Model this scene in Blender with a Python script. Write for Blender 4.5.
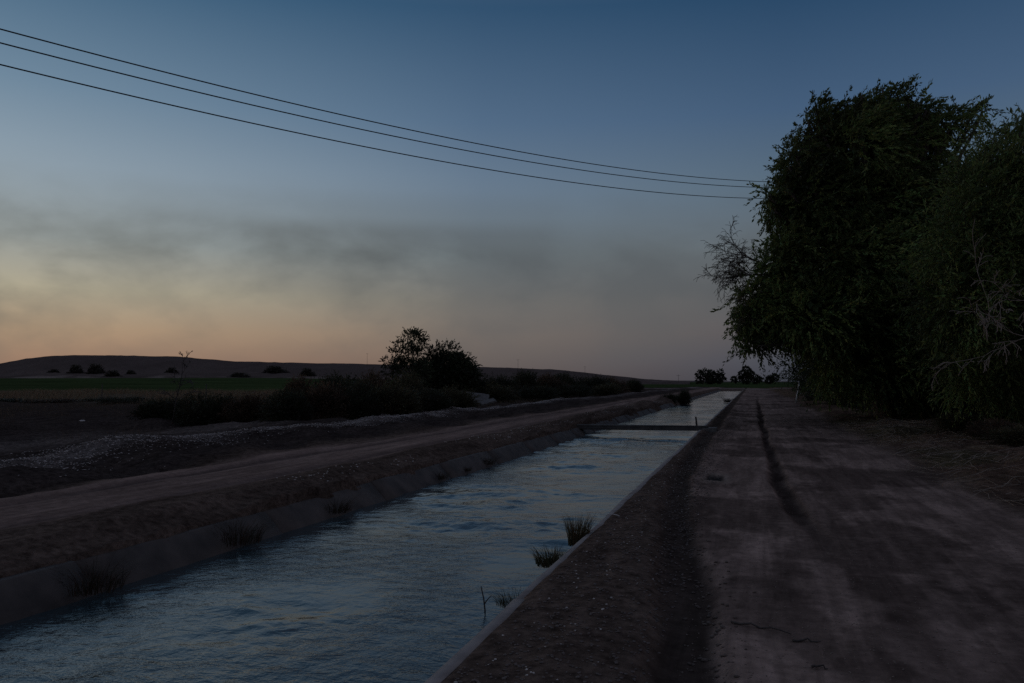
import bpy, math, random
import numpy as np
from math import radians, sin, cos, tan, atan, pi, sqrt

for o in list(bpy.data.objects): bpy.data.objects.remove(o)
sc = bpy.context.scene
COL = sc.collection
rng = np.random.default_rng(11)
random.seed(5)

# ------------------------------------------------------------------ camera
F = 796.4; UC, VC = 512.0, 341.5; HZ = 381.0; CAMZ = 1.7
YAW = radians(16.8); PITCH = atan((HZ - VC) / F)
cd = bpy.data.cameras.new('camera'); cam = bpy.data.objects.new('camera', cd); COL.objects.link(cam)
cd.sensor_width = 36; cd.lens = F / 1024 * 36
cd.clip_start = 0.1; cd.clip_end = 12000
cam.location = (0, 0, CAMZ); cam.rotation_euler = (pi / 2 + PITCH, 0, YAW)
sc.camera = cam

# ------------------------------------------------------------------ view
sc.view_settings.view_transform = 'Standard'; sc.view_settings.look = 'None'
sc.view_settings.exposure = 0.0; sc.view_settings.gamma = 1.0
sc.view_settings.use_curve_mapping = False
sc.cycles.use_denoising = False
sc.cycles.max_bounces = 6; sc.cycles.transparent_max_bounces = 6

def lin(r, g, b):
    f = lambda c: (c / 255 / 12.92) if c / 255 <= 0.04045 else ((c / 255 + 0.055) / 1.055) ** 2.4
    return (f(r), f(g), f(b), 1.0)

# ------------------------------------------------------------------ dusk sky
world = bpy.data.worlds.new('World'); sc.world = world; world.use_nodes = True
nt = world.node_tree; nt.nodes.clear()
N = nt.nodes; L = nt.links
def node(t, **kw):
    n = N.new(t)
    for k, v in kw.items(): setattr(n, k, v)
    return n
def math_n(op, a, b=None, clamp=False):
    n = node('ShaderNodeMath', operation=op); n.use_clamp = clamp
    for i, x in enumerate((a, b)):
        if x is None: continue
        if isinstance(x, (int, float)): n.inputs[i].default_value = x
        else: L.new(x, n.inputs[i])
    return n.outputs[0]
def ramp(fac, stops, interp='LINEAR'):
    n = node('ShaderNodeValToRGB'); cr = n.color_ramp; cr.interpolation = interp
    while len(cr.elements) < len(stops): cr.elements.new(0.5)
    for e, (p, c) in zip(cr.elements, stops): e.position = p; e.color = c
    L.new(fac, n.inputs[0]); return n.outputs[0]
def mix(fac, a, b):
    n = node('ShaderNodeMix', data_type='RGBA')
    L.new(fac, n.inputs[0]) if not isinstance(fac, float) else setattr(n.inputs[0], 'default_value', fac)
    for s, x in ((6, a), (7, b)):
        if isinstance(x, tuple): n.inputs[s].default_value = x
        else: L.new(x, n.inputs[s])
    return n.outputs[2]
def maprange(x, a, b, c=0.0, d=1.0, smooth=False):
    n = node('ShaderNodeMapRange'); n.interpolation_type = 'SMOOTHSTEP' if smooth else 'LINEAR'
    L.new(x, n.inputs[0])
    for i, v in zip((1, 2, 3, 4), (a, b, c, d)): n.inputs[i].default_value = v
    return n.outputs[0]
tc = node('ShaderNodeTexCoord'); sep = node('ShaderNodeSeparateXYZ'); L.new(tc.outputs['Generated'], sep.inputs[0])
SX, SY, SZ = sep.outputs
SUNAZ = radians(-75)                      # sunset glow lies left of the frame, measured from +Y
hl = math_n('SQRT', math_n('ADD', math_n('MULTIPLY', SX, SX), math_n('MULTIPLY', SY, SY)))
dt = math_n('DIVIDE', math_n('ADD', math_n('MULTIPLY', SX, sin(SUNAZ)), math_n('MULTIPLY', SY, cos(SUNAZ))), hl)
el = math_n('MULTIPLY', SZ, 1.6, True)   # z 0..0.625 over the ramp
def Z(v): return min(1.0, 1.6 * (HZ - v) / sqrt((HZ - v) ** 2 + F * F) * 1.0)
TOP = lin(84, 92, 112)
Gr = ramp(el, [(0.0, lin(225, 150, 100)), (Z(340), lin(235, 175, 125)), (Z(255), lin(190, 178, 165)), (Z(150), lin(150, 162, 178)), (1.0, TOP)])
Lr = ramp(el, [(0.0, lin(140, 102, 82)), (Z(362), lin(160, 127, 104)), (Z(335), lin(170, 145, 118)), (Z(300), lin(170, 162, 140)),
               (Z(255), lin(144, 150, 148)), (Z(190), lin(138, 154, 166)), (Z(120), lin(108, 132, 152)), (Z(0), lin(60, 94, 122)), (1.0, TOP)])
Cr = ramp(el, [(0.0, lin(92, 80, 78)), (Z(362), lin(104, 93, 88)), (Z(335), lin(120, 109, 101)), (Z(300), lin(118, 115, 110)),
               (Z(255), lin(110, 120, 124)), (Z(190), lin(102, 120, 138)), (Z(120), lin(80, 104, 130)), (Z(0), lin(48, 78, 107)), (1.0, TOP)])
Rr = ramp(el, [(0.0, lin(58, 61, 71)), (Z(362), lin(68, 71, 82)), (Z(335), lin(82, 80, 85)), (Z(300), lin(94, 93, 95)),
               (Z(255), lin(96, 104, 110)), (Z(190), lin(86, 104, 120)), (Z(120), lin(66, 90, 118)), (Z(0), lin(38, 68, 98)), (1.0, TOP)])
Br = ramp(el, [(0.0, lin(78, 74, 88)), (0.2, lin(112, 102, 108)), (0.45, lin(116, 114, 126)), (0.7, lin(96, 103, 122)), (1.0, TOP)])
f0 = maprange(dt, 1.0, 0.915); f1 = maprange(dt, 0.906, 0.56); f2 = maprange(dt, 0.56, 0.22); f3 = maprange(dt, -0.08, -0.6)
sky = mix(f3, mix(f2, mix(f1, mix(f0, Gr, Lr), Cr), Rr), Br)
# smoke layers drifting along the horizon
def snoise(sc_, zs, loc, det, dist):
    mp = node('ShaderNodeMapping'); mp.inputs['Scale'].default_value = (1.0, 1.0, zs); mp.inputs['Location'].default_value = loc
    L.new(tc.outputs['Generated'], mp.inputs[0])
    nz = node('ShaderNodeTexNoise'); nz.inputs['Scale'].default_value = sc_; nz.inputs['Detail'].default_value = det; nz.inputs['Roughness'].default_value = 0.5
    nz.inputs['Distortion'].default_value = dist
    L.new(mp.outputs[0], nz.inputs[0]); return nz.outputs[0]
g_ = lambda x: (x,) * 3 + (1,)
band = ramp(el, [(0.0, g_(.25)), (Z(350), g_(.5)), (Z(318), g_(.7)), (Z(290), g_(.95)), (Z(262), g_(1)), (Z(238), g_(.72)), (Z(215), g_(.25)), (Z(170), g_(0))], 'EASE')
w1 = snoise(2.4, 2.3, (.2, .5, .33), 6, .25); w2 = snoise(7.5, 1.6, (.7, .1, .2), 5, .2)
sm = math_n('MULTIPLY', math_n('ADD', maprange(w1, .38, .58, .02, .84, True), maprange(w2, .35, .65, -.20, .24, True), True), band)
smoke_col = mix(f1, lin(92, 95, 91), lin(80, 85, 89))
sm = math_n('MULTIPLY', sm, maprange(dt, .9, .45, 1.0, .68))
sky = mix(sm, sky, smoke_col)
# the clear dusk sky itself, faint, from a sun below the horizon
nsk = node('ShaderNodeTexSky', sky_type='NISHITA'); nsk.sun_disc = False
nsk.sun_elevation = radians(-2.0); nsk.sun_rotation = SUNAZ
bg1 = node('ShaderNodeBackground'); L.new(sky, bg1.inputs[0]); bg1.inputs[1].default_value = 1.06
bg2 = node('ShaderNodeBackground'); L.new(nsk.outputs[0], bg2.inputs[0]); bg2.inputs[1].default_value = 0.006
ad = node('ShaderNodeAddShader'); L.new(bg1.outputs[0], ad.inputs[0]); L.new(bg2.outputs[0], ad.inputs[1])
wo = node('ShaderNodeOutputWorld'); L.new(ad.outputs[0], wo.inputs[0])

# ------------------------------------------------------------------ sun (already set: only the last warm glow)
sd = bpy.data.lights.new('sun', 'SUN'); sd.energy = 0.05; sd.angle = radians(25); sd.color = (1.0, 0.62, 0.42)
sun = bpy.data.objects.new('sun', sd); COL.objects.link(sun)
sun.rotation_euler = (radians(84), 0, -SUNAZ + pi)

# ------------------------------------------------------------------ helpers
def ray(u, v):
    x = (u - UC) / F; y = -(v - VC) / F
    fw = np.array([-sin(YAW) * cos(PITCH), cos(YAW) * cos(PITCH), sin(PITCH)])
    up = np.array([sin(YAW) * sin(PITCH), -cos(YAW) * sin(PITCH), cos(PITCH)])
    rt = np.array([cos(YAW), sin(YAW), 0])
    return fw + rt * x + up * y
def at(u, v, d): return np.array([0, 0, CAMZ]) + ray(u, v) * d
def plan(u, d):
    p = at(u, HZ, d); return p[0], p[1]

def hsh(ix, iy, seed, iz=0):
    h = (ix.astype(np.int64) * 374761393 + iy.astype(np.int64) * 668265263 + np.int64(seed) * 2147483647 + np.asarray(iz).astype(np.int64) * 1274126177) & 0xFFFFFFFF
    h = ((h ^ (h >> 13)) * 1274126177) & 0xFFFFFFFF
    h = ((h ^ (h >> 16)) * 2246822519) & 0xFFFFFFFF
    return ((h ^ (h >> 15)) & 0xFFFFFF) / float(0xFFFFFF)
def vn(x, y, seed=0):
    x = np.asarray(x, float); y = np.asarray(y, float)
    ix = np.floor(x); iy = np.floor(y); fx = x - ix; fy = y - iy
    fx = fx * fx * (3 - 2 * fx); fy = fy * fy * (3 - 2 * fy)
    a = hsh(ix, iy, seed); b = hsh(ix + 1, iy, seed); c = hsh(ix, iy + 1, seed); d = hsh(ix + 1, iy + 1, seed)
    return (a * (1 - fx) + b * fx) * (1 - fy) + (c * (1 - fx) + d * fx) * fy
def fbm(x, y, seed=0, o=4, g=0.5):
    s = 0; a = 1; t = 0
    for k in range(o):
        s = s + a * vn(x * 2 ** k, y * 2 ** k, seed + k * 17); t += a; a *= g
    return s / t
def vn3(p, seed=0):
    i = np.floor(p); f = p - i; f = f * f * (3 - 2 * f); r = 0
    for dx in (0, 1):
        for dy in (0, 1):
            for dz in (0, 1):
                w = (f[:, 0] if dx else 1 - f[:, 0]) * (f[:, 1] if dy else 1 - f[:, 1]) * (f[:, 2] if dz else 1 - f[:, 2])
                r = r + w * hsh(i[:, 0] + dx, i[:, 1] + dy, seed, i[:, 2] + dz)
    return r
def sst(x, a, b):
    t = np.clip((x - a) / (b - a), 0, 1); return t * t * (3 - 2 * t)

def tag(o, label=None, cat=None, group=None, kind=None):
    if label: o['label'] = label
    if cat: o['category'] = cat
    if group: o['group'] = group
    if kind: o['kind'] = kind
    return o
def mesh_np(name, V, Q, mat, col=None, smooth=False, tris=None):
    me = bpy.data.meshes.new(name)
    V = np.asarray(V, np.float32); Q = np.asarray(Q, np.int32).reshape(-1, 4) if Q is not None and len(Q) else np.zeros((0, 4), np.int32)
    T = np.asarray(tris, np.int32).reshape(-1, 3) if tris is not None and len(tris) else np.zeros((0, 3), np.int32)
    me.vertices.add(len(V)); me.vertices.foreach_set('co', V.ravel())
    loops = np.concatenate([Q.ravel(), T.ravel()]).astype(np.int32)
    me.loops.add(len(loops)); me.loops.foreach_set('vertex_index', loops)
    st = np.concatenate([np.arange(len(Q)) * 4, len(Q) * 4 + np.arange(len(T)) * 3]).astype(np.int32)
    me.polygons.add(len(st)); me.polygons.foreach_set('loop_start', st)
    if smooth: me.polygons.foreach_set('use_smooth', np.ones(len(st), bool))
    if col is not None:
        c4 = np.ones((len(V), 4), np.float32); c4[:, :3] = col
        a = me.color_attributes.new('col', 'FLOAT_COLOR', 'POINT'); a.data.foreach_set('color', c4.ravel())
    me.update(calc_edges=True)
    if mat: me.materials.append(mat)
    return me
def obj(name, me, parent=None, loc=None):
    o = bpy.data.objects.new(name, me); COL.objects.link(o)
    if parent: o.parent = parent
    if loc is not None: o.location = loc
    return o
def empty(name, loc=(0, 0, 0), rz=0.0, s=1.0):
    o = bpy.data.objects.new(name, None); COL.objects.link(o); o.location = loc; o.rotation_euler = (0, 0, rz); o.scale = (s, s, s)
    o.empty_display_size = 0.3
    return o
def copy_tree(o, parent=None):
    c = o.copy(); COL.objects.link(c); c.parent = parent
    for ch in o.children: copy_tree(ch, c)
    return c

class Tubes:
    """collects tapered tubes into one mesh"""
    def __init__(s): s.V = []; s.Q = []; s.T = []; s.n = 0
    def add(s, pts, rad, k=6, cap=True):
        pts = np.asarray(pts, float); m = len(pts); rad = np.asarray(rad, float) * np.ones(m)
        tg = np.gradient(pts, axis=0); tg /= np.linalg.norm(tg, axis=1)[:, None] + 1e-9
        ref = np.array([0, 0, 1.0]) if abs(tg[0][2]) < 0.9 else np.array([1.0, 0, 0])
        a = np.cross(tg, ref); a /= np.linalg.norm(a, axis=1)[:, None] + 1e-9; b = np.cross(tg, a)
        th = np.arange(k) * 2 * pi / k
        R = pts[:, None] + rad[:, None, None] * (a[:, None] * np.cos(th)[None, :, None] + b[:, None] * np.sin(th)[None, :, None])
        s.V.append(R.reshape(-1, 3))
        for i in range(m - 1):
            for j in range(k):
                j2 = (j + 1) % k
                s.Q.append((s.n + i * k + j, s.n + i * k + j2, s.n + (i + 1) * k + j2, s.n + (i + 1) * k + j))
        s.n += m * k
        if cap:
            s.V.append(pts[[0, -1]])
            for j in range(k):
                j2 = (j + 1) % k
                s.T.append((s.n, s.n - m * k + j2, s.n - m * k + j)); s.T.append((s.n + 1, s.n - k + j, s.n - k + j2))
            s.n += 2
    def mesh(s, name, mat): return mesh_np(name, np.concatenate(s.V), s.Q, mat, smooth=True, tris=s.T)

def bezier(p0, p1, bend, n=8, wob=0.0):
    p0 = np.asarray(p0, float); p1 = np.asarray(p1, float); c = (p0 + p1) / 2 + np.asarray(bend, float)
    t = np.linspace(0, 1, n)[:, None]
    P = (1 - t) ** 2 * p0 + 2 * t * (1 - t) * c + t * t * p1
    if wob: P[1:-1] += rng.normal(0, wob, (n - 2, 3))
    return P

# ------------------------------------------------------------------ materials
def new_mat(name):
    m = bpy.data.materials.new(name); m.use_nodes = True
    t = m.node_tree; b = t.nodes['Principled BSDF']
    return m, t, b
def simple(name, c, rough=0.8, var=0.3, scale=8.0, bump=0.3, coords='Object', metal=0.0):
    m, t, b = new_mat(name); n = t.nodes; l = t.links
    tcn = n.new('ShaderNodeTexCoord'); z = n.new('ShaderNodeTexNoise'); z.inputs['Scale'].default_value = scale; z.inputs['Detail'].default_value = 6
    l.new(tcn.outputs[coords], z.inputs[0])
    r = n.new('ShaderNodeValToRGB'); r.color_ramp.elements[0].position = 0.3; r.color_ramp.elements[1].position = 0.7
    r.color_ramp.elements[0].color = tuple(x * (1 - var) for x in c) + (1,); r.color_ramp.elements[1].color = tuple(x * (1 + var) for x in c) + (1,)
    l.new(z.outputs[0], r.inputs[0]); l.new(r.outputs[0], b.inputs['Base Color'])
    bp = n.new('ShaderNodeBump'); bp.inputs['Strength'].default_value = bump; bp.inputs['Distance'].default_value = 0.02
    l.new(z.outputs[0], bp.inputs['Height']); l.new(bp.outputs[0], b.inputs['Normal'])
    b.inputs['Roughness'].default_value = rough; b.inputs['Metallic'].default_value = metal
    return m
def leaf_mat(name, trans=0.25, rough=0.55):
    m, t, b = new_mat(name); n = t.nodes; l = t.links
    a = n.new('ShaderNodeAttribute'); a.attribute_name = 'col'
    l.new(a.outputs['Color'], b.inputs['Base Color']); b.inputs['Roughness'].default_value = rough
    b.inputs['Specular IOR Level'].default_value = 0.25
    tr = n.new('ShaderNodeBsdfTranslucent'); l.new(a.outputs['Color'], tr.inputs[0])
    mx = n.new('ShaderNodeMixShader'); mx.inputs[0].default_value = trans
    l.new(b.outputs[0], mx.inputs[1]); l.new(tr.outputs[0], mx.inputs[2])
    l.new(mx.outputs[0], n['Material Output'].inputs[0])
    return m
M_leaf = leaf_mat('leaves', 0.38); M_grass = leaf_mat('grass_blades', 0.2, 0.7)
M_bark = simple('bark', (0.075, 0.055, 0.042), 0.9, 0.45, 14, 0.8)
M_dead = simple('dead_wood', (0.24, 0.19, 0.15), 0.9, 0.3, 20, 0.4)
M_darkwood = simple('weathered_wood', (0.06, 0.05, 0.045), 0.9, 0.4, 10, 0.5)
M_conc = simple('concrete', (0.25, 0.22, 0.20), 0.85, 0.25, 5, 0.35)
M_concl = simple('shaded_muddy_concrete', (0.055, 0.043, 0.036), 0.85, 0.5, 3.0, 0.5)  # darker copy of the concrete: left lining's shade and mud put into its colour
M_concd = simple('dark_concrete', (0.11, 0.10, 0.092), 0.85, 0.3, 6, 0.35)
M_beam = simple('stained_concrete', (0.055, 0.05, 0.045), 0.9, 0.4, 3, 0.4)
M_wire = simple('cable', (0.02, 0.02, 0.022), 0.6, 0.1, 3, 0.0)
M_stone = simple('stone', (0.42, 0.38, 0.36), 0.85, 0.3, 9, 0.5)
M_pale = simple('pale_stone', (0.50, 0.46, 0.43), 0.8, 0.2, 9, 0.3)
M_white = simple('faded_white_paint', (0.62, 0.6, 0.56), 0.6, 0.15, 9, 0.2)
M_metal = simple('galvanised_metal', (0.12, 0.12, 0.12), 0.5, 0.2, 9, 0.1, metal=0.6)

# ground material: 'col' is the soil's own colour, small scale soil grain and clods in the shader
def soil_mat():
    m, t, b = new_mat('soil'); n = t.nodes; l = t.links
    g = n.new('ShaderNodeNewGeometry')
    a = n.new('ShaderNodeAttribute'); a.attribute_name = 'col'
    z1 = n.new('ShaderNodeTexNoise'); z1.inputs['Scale'].default_value = 9; z1.inputs['Detail'].default_value = 9; z1.inputs['Roughness'].default_value = 0.68
    z2 = n.new('ShaderNodeTexNoise'); z2.inputs['Scale'].default_value = 1.1; z2.inputs['Detail'].default_value = 6; z2.inputs['Roughness'].default_value = 0.6
    mpn = n.new('ShaderNodeMapping'); mpn.inputs['Scale'].default_value = (2.2, 0.5, 1.0)
    l.new(g.outputs['Position'], z1.inputs[0]); l.new(g.outputs['Position'], mpn.inputs[0]); l.new(mpn.outputs[0], z2.inputs[0])
    def mr(x, a0, b0, c0, d0):
        k = n.new('ShaderNodeMapRange'); l.new(x, k.inputs[0])
        for i, v in zip((1, 2, 3, 4), (a0, b0, c0, d0)): k.inputs[i].default_value = v
        return k.outputs[0]
    mu = n.new('ShaderNodeMath'); mu.operation = 'MULTIPLY'
    l.new(mr(z1.outputs[0], 0.34, 0.66, 0.45, 1.55), mu.inputs[0]); l.new(mr(z2.outputs[0], 0.3, 0.7, 0.66, 1.34), mu.inputs[1])
    vm = n.new('ShaderNodeVectorMath'); vm.operation = 'SCALE'; l.new(a.outputs['Color'], vm.inputs[0])
    z3 = n.new('ShaderNodeTexNoise'); z3.inputs['Scale'].default_value = 1.0; z3.inputs['Detail'].default_value = 7; z3.inputs['Roughness'].default_value = 0.62; z3.inputs['Distortion'].default_value = .6
    mp3 = n.new('ShaderNodeMapping'); mp3.inputs['Scale'].default_value = (7, .55, 1); l.new(g.outputs['Position'], mp3.inputs[0]); l.new(mp3.outputs[0], z3.inputs[0])
    st = mr(z3.outputs[0], .40, .60, .80, 1.12)
    ra0 = n.new('ShaderNodeAttribute'); ra0.attribute_name = 'rough'
    pk = mr(ra0.outputs['Fac'], .55, .95, 1.0, 0.0)
    mm = n.new('ShaderNodeMix'); mm.data_type = 'FLOAT'; l.new(pk, mm.inputs[0]); mm.inputs[2].default_value = 1.0; l.new(st, mm.inputs[3])
    # packed ground shows less of the clod mottling and more of the wheel streaks
    cl = n.new('ShaderNodeMix'); cl.data_type = 'FLOAT'; l.new(pk, cl.inputs[0]); l.new(mu.outputs[0], cl.inputs[2]); cl.inputs[3].default_value = 1.0
    c2 = n.new('ShaderNodeMath'); c2.operation = 'MULTIPLY_ADD'; l.new(mu.outputs[0], c2.inputs[0]); c2.inputs[1].default_value = .45; c2.inputs[2].default_value = .55; l.new(c2.outputs[0], cl.inputs[3])
    fx = n.new('ShaderNodeMath'); fx.operation = 'MULTIPLY'; l.new(cl.outputs[0], fx.inputs[0]); l.new(mm.outputs[0], fx.inputs[1]); l.new(fx.outputs[0], vm.inputs['Scale'])
    l.new(vm.outputs[0], b.inputs['Base Color']); b.inputs['Roughness'].default_value = 0.92
    b.inputs['Specular IOR Level'].default_value = 0.0
    vo = n.new('ShaderNodeTexVoronoi'); vo.inputs['Scale'].default_value = 26; l.new(g.outputs['Position'], vo.inputs[0])
    rz = n.new('ShaderNodeAttribute'); rz.attribute_name = 'rough'
    hm = n.new('ShaderNodeMath'); hm.operation = 'MULTIPLY_ADD'; l.new(vo.outputs['Distance'], hm.inputs[0]); hm.inputs[1].default_value = -0.5; l.new(z1.outputs[0], hm.inputs[2])
    hh = n.new('ShaderNodeMath'); hh.operation = 'MULTIPLY'; l.new(hm.outputs[0], hh.inputs[0]); l.new(rz.outputs['Fac'], hh.inputs[1])
    bp = n.new('ShaderNodeBump'); bp.inputs['Strength'].default_value = 0.9; bp.inputs['Distance'].default_value = 0.045
    l.new(hh.outputs[0], bp.inputs['Height']); l.new(bp.outputs[0], b.inputs['Normal'])
    return m
M_soil = soil_mat()

# ------------------------------------------------------------------ ground heights
XL_TOP, XL_WAT, XR_LIP, XR_WAT = -6.04, -5.77, -1.79, -2.04
ZW = -0.25; ZB = -1.25; YEND = 158.0
PX = np.array([-4000, -60, -24, -16, -14, -13.2, -12.4, -11.5, -9.4, -9.0, -8.0, -7.0, -6.6, -6.12, XL_TOP - 0.07, -4.75, -2.80, XR_LIP + 0.0, XR_LIP + 0.07, -1.2, -0.3, 3.0, 4.2, 5.5, 9, 40, 4000])
PZ = np.array([0.1, 0.1, 0.05, 0.1, 0.20, 0.28, 0.24, 0.19, 0.18, 0.22, 0.17, 0.22, 0.22, 0.02, -0.06, ZB - 0.1, ZB - 0.1, -0.11, 0.02, 0.05, 0.0, 0.0, 0.14, 0.20, 0.24, 0.1, 0.0])
RY = [0, 4.7, 6.5, 10.2, 14.3, 19, 40, 75, 200]; RX1 = [-.35, -.42, -.58, -1.02, -1.26, -1.36, -1.42, -1.46, -1.46]
RX2 = [0.9, 0.95, 0.85, 0.6, 0.40, .37, .36, .34, .34]
def rutmasks(X, Y):
    x1 = np.interp(Y, RY, RX1) + 0.06 * (vn(Y * .5, Y * 0 + 3, 5) - .5); x2 = np.interp(Y, RY, RX2) + 0.12 * (vn(Y * .35, Y * 0 + 9, 6) - .5)
    w = 0.05 + 0.09 * vn(Y * .7, Y * 0, 7)
    r1 = np.exp(-np.abs((X - x1 - .03) / (w + .13)) ** 4) * (1 - 0.5 * sst(Y, 30, 80))
    w2 = 0.09 + 0.07 * vn(Y * .6, Y * 0, 8)
    r2 = np.exp(-((X - x2) / w2) ** 4) * sst(Y, 8.0, 12.5) * (1 - sst(Y, 60, 90)) * (0.65 + 0.35 * vn(Y * 1.3, X, 9))
    return r1, r2
def height(X, Y):
    X = np.asarray(X, float); Y = np.asarray(Y, float)
    z = np.interp(X, PX, PZ)
    canal = (X > XL_TOP - .3) & (X < XR_LIP + .2)
    endf = sst(Y, YEND, YEND + 3.0)
    z = np.where(canal, z * (1 - endf) + 0.1 * endf, z)
    left = sst(-X, 6.0, 6.4); right = sst(X, -1.62, -1.3)
    # left bank: lumpy earth shoulder that spills on to the lining
    sn = .5 * fbm(X * 1.5, Y * .5, 31, 3) + .5 * fbm(X * 4, Y * 2.2, 32, 4)
    spill = np.exp(-((X + 6.08) / 0.24) ** 2) * (np.maximum(0, sn - .46) * .6 + .03)
    z = z + np.where(endf < .5, spill, 0) * sst(-X, 5.7, 6.1)
    z = z + left * (fbm(X * .9, Y * .5, 3, 5) - .5) * 0.22 * sst(-X, 6.2, 7.0) * (1 - 0.7 * np.exp(-((X + 8) / 1.1) ** 4))
    # ruts of the left track
    for xc in (-7.45, -8.75):
        z = z - 0.05 * np.exp(-((X - xc - .12 * (vn(Y * .15, X * 0, 12) - .5)) / .17) ** 2) * (0.6 + .6 * vn(Y * .5, X * 0 + xc, 13))
    # broken earth beyond the left track
    z = z + sst(-X, 9.2, 10.5) * (1 - sst(-X, 60, 110)) * (1 - .55 * sst(Y, 30, 48)) * ((fbm(X * .45, Y * .35, 41, 5) - .5) * 0.60 + (fbm(X * 2.2, Y * 1.4, 42, 4) - .5) * .14)
    z = z + np.exp(-((X + 13.0 + 1.3 * (vn(Y * .11, X * 0, 44) - .5)) / .7) ** 2) * 0.10 * vn(Y * .3, X * 0, 45)
    # earth mounds beside the bridge
    for mx, my, a, r in ((-6.5, 30.8, .14, .7), (-6.5, 27.4, .10, .6), (-6.7, 42, .16, 1.5), (-6.6, 35, .14, 1.4), (-6.6, 52, .2, 2.0), (-6.8, 66, .25, 2.5)):
        z = z + a * np.exp(-((X - mx) / (r * .8)) ** 2 - ((Y - my) / (r * 1.6)) ** 2) * (.7 + .6 * vn(X * 2, Y * 2, 15))
    # right road
    r1, r2 = rutmasks(X, Y)
    z = z - 0.085 * r1 - 0.10 * r2
    z = z + right * ((fbm(X * 1.1, Y * .35, 21, 4) - .5) * 0.05 + (fbm(X * 5, Y * 2.2, 22, 3) - .5) * 0.012)
    z = z + np.exp(-((X + 1.3) / .42) ** 2) * ((fbm(X * 3, Y * 1.6, 23, 4) - .5) * .07 + .02)
    z = z - np.exp(-((X + .66) / .16) ** 2 - ((Y - 14.3) / .35) ** 4) * .05
    # verge under the trees
    z = z + sst(X, 2.6, 4.5) * ((fbm(X * .7, Y * .5, 25, 5) - .5) * .35 + (fbm(X * 3.5, Y * 2.5, 26, 4) - .5) * .10) * (1 - sst(X, 60, 200))
    # far ground rises a little to the left
    z = z + 3.2 * sst(-X, 60, 260) * sst(Y, 150, 360)
    return z
def gz(x, y): return float(height(np.array([x]), np.array([y]))[0])

def axis(a, b, fine, g, start_fine):
    """positions from a to b: step fine inside start_fine distance, growing by g outside"""
    out = [a]; s = fine
    while out[-1] < b:
        d = abs(out[-1]); s = max(fine, (d - start_fine) * g) if d > start_fine else fine
        out.append(out[-1] + s)
    return np.array(out)
ys = axis(0, 4000, 0.05, 0.012, 3.5); ys = np.concatenate([-axis(0, 60, .4, .08, 4)[::-1][:-1], ys])
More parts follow.
